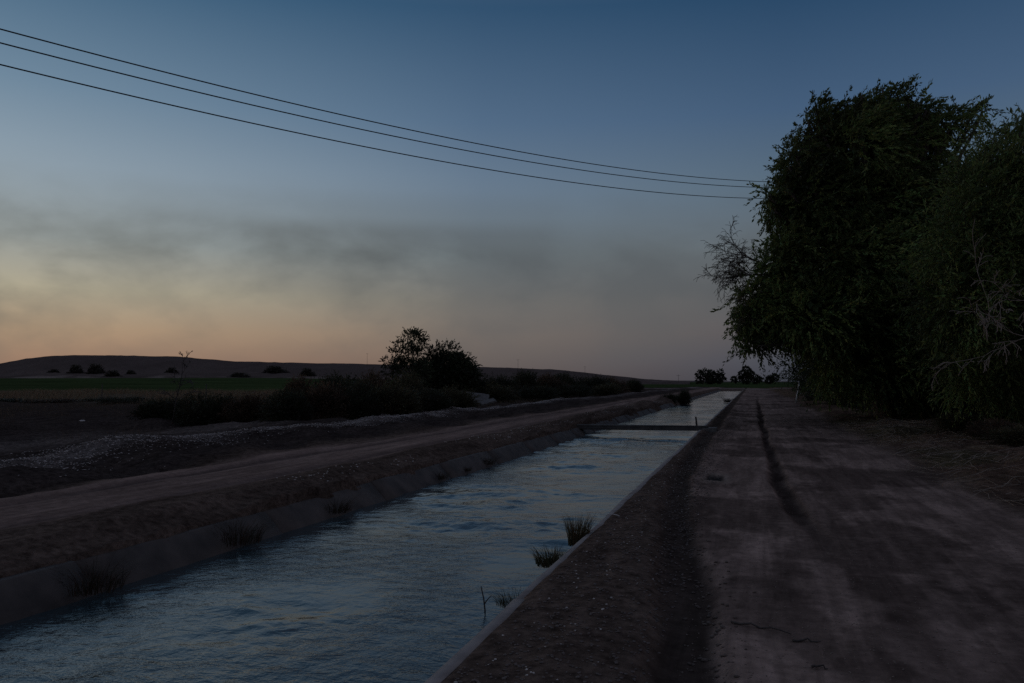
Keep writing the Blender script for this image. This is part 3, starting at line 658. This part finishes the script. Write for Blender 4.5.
ordn = ['first', 'second', 'third', 'fourth', 'fifth', 'sixth', 'seventh', 'eighth', 'ninth', 'tenth', 'eleventh', 'twelfth', 'thirteenth']
desc = {'dark': 'dark leafy', 'dark2': 'dense dark', 'brown': 'brownish dry', 'olive': 'olive-green feathery'}
for i, (u, d, tv, w, k) in enumerate(front):
    bush(k, u, d, tv, w, f'{desc[k]} bush by the left track, {ordn[i]} from left in the front line')
back = [(300,44,374,50,'brown'),(335,46,371,58,'dark'),(372,48,369,52,'brown'),(402,50,371,44,'olive'),(497,66,373,40,'dark'),(520,72,368,44,'dark2'),(548,78,372,40,'brown'),(568,84,371,40,'dark2'),(592,92,374,38,'dark'),(613,100,376,32,'brown'),(632,112,378.5,24,'dark')]
for i, (u, d, tv, w, k) in enumerate(back):
    bush(k, u, d, tv, w, f'{desc[k]} bush, {ordn[i]} from left in the rear line of scrub')
low = [(500,60,383,46,'olive'),(535,66,384,44,'dark'),(575,76,383,40,'dark2'),(605,84,383,34,'olive')]
for i, (u, d, tv, w, k) in enumerate(low):
    bush(k, u, d, tv, w, f'low {desc[k]} bush, {ordn[i]} to the right of the tilted slab')
weedb = [(18,62,398,60,'dark'),(58,60,399,56,'brown'),(128,56,396,48,'dark2'),(96,64,399,34,'olive')]
for i, (u, d, tv, w, k) in enumerate(sorted(weedb)):
    bush(k, u, d, tv, w, f'low {desc[k]} bush at the green field edge, {ordn[i]} from left')
# right side: scrub under the trees
und = [(824,62,384,50,'dark'),(846,54,384,56,'dark2'),(872,44,376,80,'dark'),(905,38,376,90,'dark2'),(945,34,380,96,'dark'),(990,31,398,96,'dark2'),(1030,28,400,110,'dark')]
for i, (u, d, tv, w, k) in enumerate(und):
    x, y = plan(u, d)
    bush(k, u, d + 1.5, tv - 16, w, f'dark bush beneath the tree row, {ordn[i]} from the far end', group='bushes beneath the tree row')
for i, (u, d, tv, w, k, lb) in enumerate([(968, 24, 412, 60, 'olive', 'low straggly olive bush on the verge in front of the tree row, leftmost of three'), (1002, 20.5, 418, 74, 'brown', 'low brown bush on the verge in front of the tree row, middle one of three'), (1030, 18.5, 424, 80, 'olive', 'olive bush on the verge cut by the right edge of the picture')]):
    bush(k, u, d, tv, w, lb, group='straggly bushes on the verge')
# far off bushes on the slope
hb = [(53,372.5,368.5,14),(76,373.5,364.5,20),(96,374,364,24),(131,374.5,369.5,14),(171,373,367,16),(276,373.5,365.5,30),(308,376.5,368,20),(112,376.5,370,22),(240,377,372,30)]
for i, (u, bv, tv, w) in enumerate(sorted(hb)):
    for tq in np.linspace(.03, .9, 88):          # stand it where the slope carries it
        d = 380 + 270 * tq; z = float(hill_z([u], tq)[0])
        if HZ - (z - CAMZ) / d * F <= bv: break
    z -= .5
    bush('ragged', u, d, tv + 1, w * .75, f'small dark bush at the foot of the far hill, {ordn[i]} from the left', name='hillside_bush', group='bushes at the foot of the hill', gzv=z, parts=False)

# --- the pair of trees in the scrub, and the far trees
def small_tree(name, u, d, lob, label, seed, group=None, trunk=1.2, r0=.14, **kw):
    r = np.random.default_rng(seed); bx, by = plan(u, d); B = np.array([bx, by, gz(bx, by)]); t = empty(name, B); tag(t, label, 'tree', group)
    lobes = [(at(a, b, d + e) - B, np.array([c, c, c * .9])) for (a, b, e, c) in lob]
    T = Tubes(); limbs(T, (0, 0, 0), [np.array([0, 0, trunk]), np.array([.2, .1, trunk * 1.6])], lobes, r0, r, 2); obj('trunk', T.mesh('small_tree_trunk', M_bark), t)
    obj('crown', crown_mesh('small_tree_crown', lobes, r, **kw), t); return t
small_tree('broadleaf_tree', 410, 58, [(411,341,0,.8),(402,350,0,.75),(418,342,0,.6),(398,356,0,.8),(412,358,0,.75),(389,362,0,.5),(404,370,0,.9),(418,372,0,.9),(392,374,0,.6)],
           'taller open-crowned tree of the pair standing in the scrub left of the canal', 31, dens=24, K=9, ll=(.13, .22), spray=(.25, .6), fill=5, gap=.56, base=(.04, .05, .026), lw=.4, fill_size=.25, wind=(.2, .1, .2))
small_tree('broadleaf_tree', 446, 60, [(436,352,0,.55),(434,360,0,.8),(448,357,0,1.0),(456,358,0,.5),(462,366,0,.8),(468,370,0,.5),(446,372,0,1.5),(462,376,0,1.2),(430,374,0,1.2),(452,388,0,1.4),(430,388,0,1.2),(468,386,0,1.0)],
           'shorter dense round tree of the pair standing in the scrub left of the canal', 32, dens=20, K=9, ll=(.13, .24), spray=(.3, .7), fill=10, gap=.36, base=(.036, .045, .024), lw=.4, fill_size=.3, wind=(.2, .1, .2))
far = [(703, 376, [(700,374,2.0),(705,372,1.6),(699,379,1.6),(707,378,2.0)], 'bushy tree at the left end of the far clump beyond the canal'),
       (712, 380, [(711,373,1.7),(714,376,2.2),(710,379,2.2)], 'middle tree of the far clump beyond the canal'),
       (720, 376, [(720,372,1.5),(722,377,1.9),(718,379,1.9)], 'tree at the right end of the far clump beyond the canal'),
       (735, 420, [(734,379,1.6),(737,379.5,1.3)], 'smallest low tree between the far clump and the round tree'),
       (746.5, 370, [(746,369,1.9),(743,374,2.2),(750,374,2.2),(746,378,2.8)], 'round dense far tree standing alone above the end of the canal'),
       (757, 420, [(757,378,2.0),(760,379,1.6),(754,380,1.6)], 'low far tree just right of the round one'),
       (771, 400, [(771,378,2.0),(775,377,2.2),(768,380,1.6)], 'far tree beside the dirt road, partly behind the hanging branches')]
for i, (u, d, lb, label) in enumerate(far):
    small_tree('distant_tree', u, d, [(a, b + .5, 0, c * .78) for a, b, c in lb], label, 40 + i, 'trees on the far horizon', trunk=2.0, r0=.3, dens=3.5, K=8, ll=(.5, .9), lw=.5, spray=(.5, 1.1), fill=1.0, gap=.42, fill_size=.9, base=(.035, .042, .024), wind=(.1, .1, .2))

# --- bare sapling at the edge of the scrub
def sapling():
    x, y = plan(176, 30.5); z = gz(x, y); t = empty('bare_sapling', (x, y, z)); tag(t, 'leafless crooked sapling rising above the scrub at the left', 'tree')
    r = np.random.default_rng(8); T = Tubes(); B = np.array([x, y, z])
    P = [at(u, v, 30.5) - B for u, v in ((172,420),(176,400),(180,385),(182,374),(183,361))]
    P[0][2] = -.1; T.add(np.array(P), np.linspace(.026, .009, 5), 5); obj('trunk', T.mesh('sapling_trunk', M_darkwood), t)
    for a, b, ln in ((1, (190,378), .9), (2, (200,372), .9), (3, (191,360), .45), (4, (181,352), .3), (4, (189,354), .35), (1, (160,385), .6), (2, (168,372), .5), (1, (205,392), .9)):
        T = Tubes(); p = P[a]; q = at(*b, 30.5) - B; dead_spray(T, p, q - p, ln, r, 1, .010, -.01, 1); obj('branch', T.mesh('sapling_branch', M_darkwood), t)
sapling()

# ------------------------------------------------------------------ tufts of grass and reeds
def blades(n, rad, h, r, w=.006, lean=.5, base=(.05, .055, .028), seg=3, dirb=(0, 0)):
    a = r.uniform(0, 2 * pi, n); q = np.sqrt(r.uniform(0, 1, n)) * rad
    p = np.stack([np.cos(a) * q, np.sin(a) * q, np.zeros(n)], 1); H = h * r.uniform(.45, 1.0, n)
    ld = np.stack([np.cos(a) * lean + r.normal(0, .25 * min(1, lean * 1.8), n) + dirb[0], np.sin(a) * lean + r.normal(0, .25 * min(1, lean * 1.8), n) + dirb[1]], 1)
    side = unit(np.stack([-ld[:, 1], ld[:, 0], np.zeros(n)], 1) + r.normal(0, .3, (n, 3)))
    rows = []
    for s in range(seg + 1):
        t = s / seg; c = p.copy(); c[:, :2] += ld * (H * t ** 1.8)[:, None]; c[:, 2] = H * (t - .18 * t * t)
        ww = w * (1 - t * .92); rows.append(c + side * ww); rows.append(c - side * ww)
    V = np.stack(rows, 1)                                       # n, 2(seg+1), 3
    q = []; k = 2 * (seg + 1); off = np.arange(n) * k
    for s in range(seg): q.append(np.stack([off + 2 * s, off + 2 * s + 1, off + 2 * s + 3, off + 2 * s + 2], 1))
    col = np.array(base)[None] * r.uniform(.5, 1.5, (n, 1)); col[:, 0] *= r.uniform(.8, 1.5, n)
    return V.reshape(-1, 3), np.concatenate(q), np.repeat(col, k, 0)
def tuft(name, x, y, z, n, rad, h, label, seed, cat='grass tuft', group=None, **kw):
    V, Q, C_ = blades(n, rad, h, np.random.default_rng(seed), **kw)
    o = obj(name, mesh_np(name, V, Q, M_grass, col=C_), loc=(x, y, z)); tag(o, label, cat, group); return o
def on_px(u, v, H): d = F * H / (v - HZ); p = plan(u, d); return p[0], p[1]
# right edge of the canal
g = 'grass tufts along the canal edges'
x, y = on_px(577, 541, 1.78); tuft('grass_tuft', -1.90, y + .15, -.14, 420, .11, .46, 'tallest grass tuft growing on the near concrete edge of the canal', 1, group=g, w=.004, lean=.2, dirb=(.03, 0), base=(.085, .075, .038))
tuft('grass_tuft', -1.94, 7.75, -.12, 380, .15, .22, 'low round grass tuft on the near concrete edge, next to the tallest one', 2, group=g, w=.004, lean=.4, dirb=(-.1, 0), base=(.06, .062, .032))
tuft('grass_tuft', -1.99, 6.55, -.2, 160, .12, .18, 'smallest grass tuft on the near concrete edge, beside the forked stick in the water', 3, group=g, w=.003, lean=.5, dirb=(-.2, 0))
T = Tubes(); r = np.random.default_rng(77)
T.add(bezier((0, 0, -.12), (-.045, .02, .20), (.03, 0, 0), 7, .004), np.linspace(.009, .005, 7), 5); T.add(bezier((-.008, 0, .06), (.05, .01, .13), (0, 0, .01), 5), np.linspace(.006, .003, 5), 4)
o = obj('stick', T.mesh('water_stick', M_darkwood), loc=(-2.2, 6.5, ZW)); tag(o, 'dark forked stick poking out of the water beside the smallest tuft', 'stick')
for i, (u, v, w, h, lb) in enumerate([(78,590,.35,.42,'widest grass clump hanging at the far water edge, at the lower left'), (240,545,.32,.52,'tall dark grass clump at the far water edge, under the pale lining slab'), (338,514,.26,.36,'dark grass clump at the far water edge, midway along the canal'),
                                    (442,481,.16,.28,'small dark tuft at the far water edge right of the middle'), (468,473,.12,.18,'low tuft at the far water edge, left of a pair before the bridge'), (486,466,.2,.34,'upright tuft at the far water edge, nearest to the bridge')]):
    d = F * 1.95 / (v - HZ); x, y = plan(u, d); y = y
    tuft('grass_tuft', -5.80, y, -.2, int(240 * w / .3), w * .75, h * .8, lb, 10 + i, group=g, w=.004, lean=.65, dirb=(.2, 0), base=(.05, .042, .03))
for i, (u, d, tv, w, kd, lb) in enumerate([(669, 63, 392, 15, 'dark', 'rounded bush leaning over the water beyond the bridge, left of a pair'), (682, 66, 388.5, 19, 'dark2', 'taller bush at the water edge beyond the bridge, right of a pair')]):
    bush(kd, u, d, tv, w, lb, group='bushes at the water edge beyond the bridge', gzv=ZW)
x, y = plan(714, 78); tuft('drift_clump', -2.0, 74, -.2, 260, .5, .5, 'small clump of caught weeds on the right canal edge far beyond the bridge', 36, cat='weeds', w=.015, lean=.6, base=(.04, .035, .025))

# tall weeds and dry grass between the track and the green field (uncountable)
def weed_strip(name, label, xr_, yr_, n, h, seed, base, w, cond=None, cat='weeds'):
    r = np.random.default_rng(seed); X = r.uniform(*xr_, n); Y = r.uniform(*yr_, n)
    k = fbm(X * .25, Y * .25, seed, 3); sel = k > .48
    if cond is not None: sel &= cond(X, Y)
    X, Y, k = X[sel], Y[sel], k[sel]; m = len(X); Z_ = height(X, Y)
    V, Q, C_ = blades(m, .01, 1.0, r, w=w, lean=.4, base=base)
    K_ = 8; sc_ = np.repeat((h * (.5 + k)), K_); V = V * sc_[:, None]; V[:, 2] += np.repeat(Z_ - .02, K_); V[:, 0] += np.repeat(X, K_); V[:, 1] += np.repeat(Y, K_)
    o = obj(name, mesh_np(name, V, Q, M_grass, col=C_)); tag(o, label, cat, kind='stuff'); return o
weed_strip('weeds', 'pale dry weeds and grass between the bare ground and the green field', (-95, -26), (34, 98), 90000, .75, 61, (.15, .125, .075), .02, lambda X, Y: Y > 40 + (X + 26) * -.25)
weed_strip('dry_grass', 'straw and dry grass scattered on the verge under the trees', (2.6, 8), (7, 34), 26000, .16, 62, (.22, .17, .09), .005, lambda X, Y: X > 3.3 - .5 * vn(Y * .5, Y * 0, 3), cat='dry grass')
weed_strip('weeds', 'short green weeds in patches along the edge of the tree row', (5.2, 11), (12, 80), 22000, .25, 63, (.05, .07, .03), .008)
weed_strip('weeds', 'thin dry weeds among the scrub beside the left track', (-44, -14.5), (17, 80), 60000, .42, 64, (.085, .07, .045), .008)

# litter of fallen twigs on the verge
T = Tubes(); r = np.random.default_rng(91)
for k in range(520):
    x = 3.0 + abs(r.normal(0, 2.2)); y = r.uniform(8, 34); ln = r.uniform(.15, .9); a = r.uniform(0, pi); z = gz(x, y) + .015
    T.add(bezier((x, y, z), (x + cos(a) * ln, y + sin(a) * ln, gz(x + cos(a) * ln, y + sin(a) * ln) + r.uniform(.01, .10)), (0, 0, r.uniform(0, .05)), 4, .01), np.linspace(.006, .003, 4), 3, False)
o = obj('twig_litter', T.mesh('twig_litter', M_dead)); tag(o, 'fallen twigs and bark scattered over the verge', 'twigs', kind='stuff')

# ------------------------------------------------------------------ stones
OCT = unit(np.array([(1,0,0),(-1,0,0),(0,1,0),(0,-1,0),(0,0,1),(0,0,-1),(.6,.6,.55),(-.6,.6,.55),(.6,-.6,.55),(-.6,-.6,.55)], float))
def stones(name, label, X, Y, size, mat, seed, flat=.6):
    r = np.random.default_rng(seed); n = len(X); Z_ = height(X, Y)
    base = np.array([(1,0,0),(0,1,0),(-1,0,0),(0,-1,0),(.62,.55,.7),(-.6,.6,.62),(-.55,-.6,.7),(.6,-.62,.6),(0,0,-.8)], float)
    tri = np.array([(0,1,4),(1,5,4),(1,2,5),(2,6,5),(2,3,6),(3,7,6),(3,0,7),(0,4,7),(4,5,6),(4,6,7),(1,0,8),(2,1,8),(3,2,8),(0,3,8)])
    V = base[None] * (1 + r.normal(0, .18, (n, 9, 3))); V *= size[:, None, None] * np.array([1, .8, flat])
    a = r.uniform(0, 2 * pi, n); c, s = np.cos(a)[:, None], np.sin(a)[:, None]
    V = np.stack([V[..., 0] * c - V[..., 1] * s, V[..., 0] * s + V[..., 1] * c, V[..., 2]], -1)
    V += np.stack([X, Y, Z_ + size * .15], 1)[:, None]
    o = obj(name, mesh_np(name, V.reshape(-1, 3), None, mat, tris=(tri[None] + (np.arange(n) * 9)[:, None, None]).reshape(-1, 3))); tag(o, label, 'gravel', kind='stuff'); return o
r = np.random.default_rng(55)
n = 260; X = -1.62 + np.abs(r.normal(0, .35, n)); Y = r.uniform(3.4, 22, n); stones('gravel', 'pale pebbles scattered on the earth bank beside the near canal edge', X, Y, r.uniform(.005, .012, n), M_pale, 1)
n = 5200; X = r.uniform(-1.64, -.6, n); Y = 3.2 + 26 * r.uniform(0, 1, n) ** 1.5; stones('gravel', 'dull brown clods and grit on the right canal bank', X, Y, r.uniform(.004, .016, n), simple('clods', (.13, .105, .095), .95, .3), 2)
n = 900; X = -6.35 - np.abs(r.normal(0, .35, n)); Y = r.uniform(6, 60, n); k = fbm(X, Y * .5, 5, 3) > .5; stones('gravel', 'pale stones scattered along the far canal bank', X[k], Y[k], r.uniform(.008, .022, n)[k], M_pale, 3)
n = 15000; Y = 9 + 50 * r.uniform(0, 1, n) ** 1.1; X = -13.0 - 1.3 * (vn(Y * .11, Y * 0, 44) - .5) + r.normal(0, .45, n) * (1.6 - sst(Y, 10, 30)); stones('gravel', 'long low ridge of pale gravel beyond the left track', X, Y, r.uniform(.007, .023, n), M_stone, 4)
n = 900; X = np.interp(np.linspace(3.5, 26, n), RY, RX1) + r.normal(.22, .10, n); Y = np.linspace(3.5, 26, n) + r.normal(0, .1, n); stones('gravel', 'crumbly clods along the edge of the dark wheel rut', X, Y, r.uniform(.006, .024, n), simple('dark_clods', (.10, .075, .062), .95, .3), 6)
n = 11000; X = r.uniform(-.5, 3.6, n); Y = 3.2 + 30 * r.uniform(0, 1, n) ** 1.6; stones('gravel', 'fine grit lying on the right dirt road', X, Y, r.uniform(.002, .0085, n), simple('grit', (.19, .15, .125), .95, .3), 5)

# single things lying about
def rock(name, x, y, s, label, mat, cat='rock', seed=0, dims=(1, .7, .5)):
    r = np.random.default_rng(seed); import bmesh
    bm = bmesh.new(); bmesh.ops.create_icosphere(bm, subdivisions=3, radius=1)
    for v in bm.verts:
        k = 1 + .28 * (float(vn3(np.array([[v.co.x, v.co.y, v.co.z]]) * 1.6 + seed * 7, 3)[0]) - .5) * 2
        v.co = v.co * k; v.co.x *= dims[0] * s; v.co.y *= dims[1] * s; v.co.z *= dims[2] * s
    me = bpy.data.meshes.new(name); bm.to_mesh(me); bm.free(); me.materials.append(mat)
    o = obj(name, me, loc=(x, y, gz(x, y) + .1 * s)); tag(o, label, cat); return o
x, y = on_px(83, 421, 1.6); rock('rock', x, y, .15, 'small whitish rock lying on the dark ground at the left', M_stone, seed=4, dims=(1, .4, .3))
x, y = on_px(611, 515, 1.66); T = Tubes(); T.add(bezier((-.07, 0, .02), (.09, .02, .01), (0, .01, .03), 6), np.linspace(.006, .009, 6), 5); o = obj('stick', T.mesh('pale_stick', M_pale), loc=(x, y, gz(x, y))); tag(o, 'short pale curved stick on the right canal bank', 'stick')
for i, (a, b, lb) in enumerate([((728, 617), (787, 629), 'long dark twig lying across the dirt road in the foreground'), ((788, 635), (816, 637), 'short dark twig on the dirt road, to the right of the long one'), ((806, 661), (822, 663), 'shortest dark twig on the dirt road, nearest the bottom edge of the picture')]):
    p = np.array(on_px(*a, CAMZ)); q = np.array(on_px(*b, CAMZ)); zc = gz(*p)
    T = Tubes(); e = q - p; T.add(bezier((0, 0, .012), (e[0], e[1], gz(*q) - zc + .01), (0, .02, .012), 7, .006), np.linspace(.009, .004, 7), 5)
    o = obj('twig', T.mesh('twig', M_darkwood), loc=(p[0], p[1], zc)); tag(o, lb, 'twig')

def box_bm(sx, sy, sz, bev=.01, jit=0, seed=0):
    import bmesh
    bm = bmesh.new(); bmesh.ops.create_cube(bm, size=1)
    for v in bm.verts: v.co.x *= sx; v.co.y *= sy; v.co.z *= sz
    bmesh.ops.subdivide_edges(bm, edges=bm.edges[:], cuts=3, use_grid_fill=True)
    r = np.random.default_rng(seed)
    if jit:
        for v in bm.verts: v.co.x += r.normal(0, jit); v.co.y += r.normal(0, jit); v.co.z += r.normal(0, jit)
    if bev: bmesh.ops.bevel(bm, geom=[e for e in bm.edges if len(e.link_faces) == 2 and e.calc_face_angle(0) > .9], offset=bev, segments=2, affect='EDGES')
    return bm
def bm_obj(name, bm, mat, parent=None, loc=(0, 0, 0), rot=(0, 0, 0)):
    me = bpy.data.meshes.new(name); bm.to_mesh(me); bm.free(); me.materials.append(mat)
    o = obj(name, me, parent, loc); o.rotation_euler = rot; return o
# leaning broken slab and rubble in the scrub
x, y = on_px(474, 405, 1.55); z = gz(x, y)
t = empty('broken_slab', (x, y, z), .25); tag(t, 'tilted broken concrete slab lying at the foot of the scrub', 'concrete slab')
t.scale = (.62, .62, .8)
bm_obj('slab', box_bm(3.0, 1.8, .16, .02, .02, 2), M_concd, t, (0, 0, .62), (radians(24), radians(6), 0))
bm_obj('slab_fragment', box_bm(1.6, .9, .14, .02, .02, 3), M_concd, t, (1.5, -.6, .32), (radians(10), radians(-12), .5))
bm_obj('slab_fragment', box_bm(1.1, .7, .14, .02, .02, 4), M_concd, t, (-1.4, -.8, .28), (radians(-8), radians(8), -.4))

# ------------------------------------------------------------------ bridge beam
yb = 28.45
t = empty('footbridge', ((-1.5 - 8.0) / 2, yb, 0)); tag(t, 'narrow dark concrete beam spanning the canal as a footbridge', 'bridge')
bm_obj('deck', box_bm(6.3, .42, .165, .015, .004, 7), M_beam, t, (.1, 0, .05), (0, radians(-.3), 0))
bm_obj('abutment', box_bm(.5, .7, .42, .02, .006, 8), M_concd, t, (3.3, 0, -.12)); bm_obj('abutment', box_bm(.8, .8, .42, .02, .006, 9), M_concd, t, (-1.75, 0, -.12))
T = Tubes(); T.add(bezier((0, 0, 0), (-.03, 0, .34), (.01, 0, 0), 5), np.linspace(.035, .03, 5), 7); obj('post', T.mesh('bridge_post', M_darkwood), t, (2.86, .05, .12))

# ------------------------------------------------------------------ power lines
u0, d0, u1, d1 = 0, 17.0, 750, 39.0
a0 = np.array(plan(u0, d0)); a1 = np.array(plan(u1, d1)); dirn = (a1 - a0); Lw = np.linalg.norm(dirn); dirn /= Lw
wires = [([(0, 29.0), (500, 148.0), (740, 180.5)], 'highest of the three black power cables crossing the sky'),
         ([(0, 42.8), (500, 156.7), (740, 186.6)], 'middle one of the three black power cables crossing the sky'),
         ([(0, 64.5), (500, 171.4), (755, 198.3)], 'lowest of the three black power cables crossing the sky')]
def wpt(u, v):
    # meet of the vertical plane through u and the plan line
    rr = ray(u, v); A_ = np.array([[rr[0], -dirn[0]], [rr[1], -dirn[1]]]); k, s = np.linalg.solve(A_, a0); return s, CAMZ + rr[2] * k
s_end = Lw + 16.0; s_start = -32.0; heads = []
for pts, lb in wires:
    S, Zs = zip(*[wpt(*p) for p in pts]); co = np.polyfit(S, Zs, 2)
    ss = np.linspace(s_start, s_end, 90); P = np.stack([a0[0] + dirn[0] * ss, a0[1] + dirn[1] * ss, np.polyval(co, ss)], 1); heads.append(P[-1])
    T = Tubes(); T.add(P, .016, 6); o = obj('power_cable', T.mesh('power_cable', M_wire)); tag(o, lb, 'power cable', 'power cables overhead')
    print('wire', co, P[-1])
hp = heads[0]; px_, py_ = hp[0] + dirn[0] * .3, hp[1] + dirn[1] * .3; zg = gz(px_, py_)
t = empty('utility_pole', (px_, py_, zg)); tag(t, 'tall wooden utility pole standing inside the crown of the tallest tree', 'utility pole')
T = Tubes(); T.add(np.array([(0, 0, -.5), (0, 0, hp[2] - zg + .5)]), [.16, .11], 10); obj('pole', T.mesh('utility_pole_shaft', M_darkwood), t)
for h in heads:
    T = Tubes(); c = np.array([h[0] - px_, h[1] - py_, h[2] - zg]); T.add(np.array([(0, 0, c[2]), c * .5 + [0, 0, c[2] * .5], c]), [.03, .05, .035], 7); obj('insulator', T.mesh('insulator', M_metal), t)

# far poles on the horizon
pt = None
for i, (u, v1, v0, d, lb) in enumerate([(367, 353, 364, 560, 'faint thin pole on the far ridge, leftmost of the three distant ones'), (518, 359, 369, 560, 'faint thin pole on the far ridge, second of the distant ones'), (585, 366, 373, 560, 'faint thin pole on the low end of the far ridge, above the dark scrub'),
                                     (678.5, 374.5, 381, 420, 'tiny far pole above the field, left of the far tree clump'), (765, 374.5, 381, 330, 'short far pole beside the road end, right of the round far tree')]):
    x, y = plan(u, d); zt = CAMZ + (HZ - v1) / F * d; zb = CAMZ + (HZ - v0) / F * d - 1.5; hgt = zt - zb
    t = empty('distant_pole', (x, y, zb)); tag(t, lb, 'utility pole', 'thin poles on the horizon')
    T = Tubes(); T.add(np.array([(0, 0, 0), (0, 0, hgt)]), [.09, .06], 6); obj('pole', T.mesh('distant_pole_shaft', M_darkwood), t)
    T = Tubes(); T.add(np.array([(-1.0, 0, hgt - .6), (1.0, 0, hgt - .6)]), [.05, .05], 4); obj('crossarm', T.mesh('distant_crossarm', M_darkwood), t)

# thin fence stakes at the field edge
for i, (u, v1, d, lb) in enumerate([(102, 384, 58, 'thin stake in the weeds at the edge of the green field, left of a pair'), (206, 384, 52, 'thin stake in the weeds at the edge of the green field, right of a pair')]):
    x, y = plan(u, d); z = gz(x, y); T = Tubes(); T.add(bezier((0, 0, -.2), (.03, 0, CAMZ + (HZ - v1) / F * d - z), (.02, 0, 0), 5), np.linspace(.035, .03, 5), 6)
    o = obj('stake', T.mesh('stake', M_darkwood), loc=(x, y, z)); tag(o, lb, 'stake', 'thin stakes in the weeds')

# white bent pipe beside the road where it narrows
PD = 60; x, y = plan(796, PD); z = gz(x, y); B = np.array([x, y, z])
t = empty('white_pipe', B); tag(t, 'short whitish bent pipe beside the road under the tree row', 'pipe')
K_ = lambda u, v: at(u, v, PD) - B
T = Tubes(); T.add(np.array([K_(796, 403), K_(797, 395), K_(798.5, 389), K_(799, 383), K_(799, 381.3)]), .05, 8); obj('upright', T.mesh('pipe_upright', M_white), t)
T = Tubes(); T.add(np.array([K_(799, 381.6), K_(795, 381.2), K_(791, 381.8)]), .045, 8); obj('arm', T.mesh('pipe_arm', M_white), t)
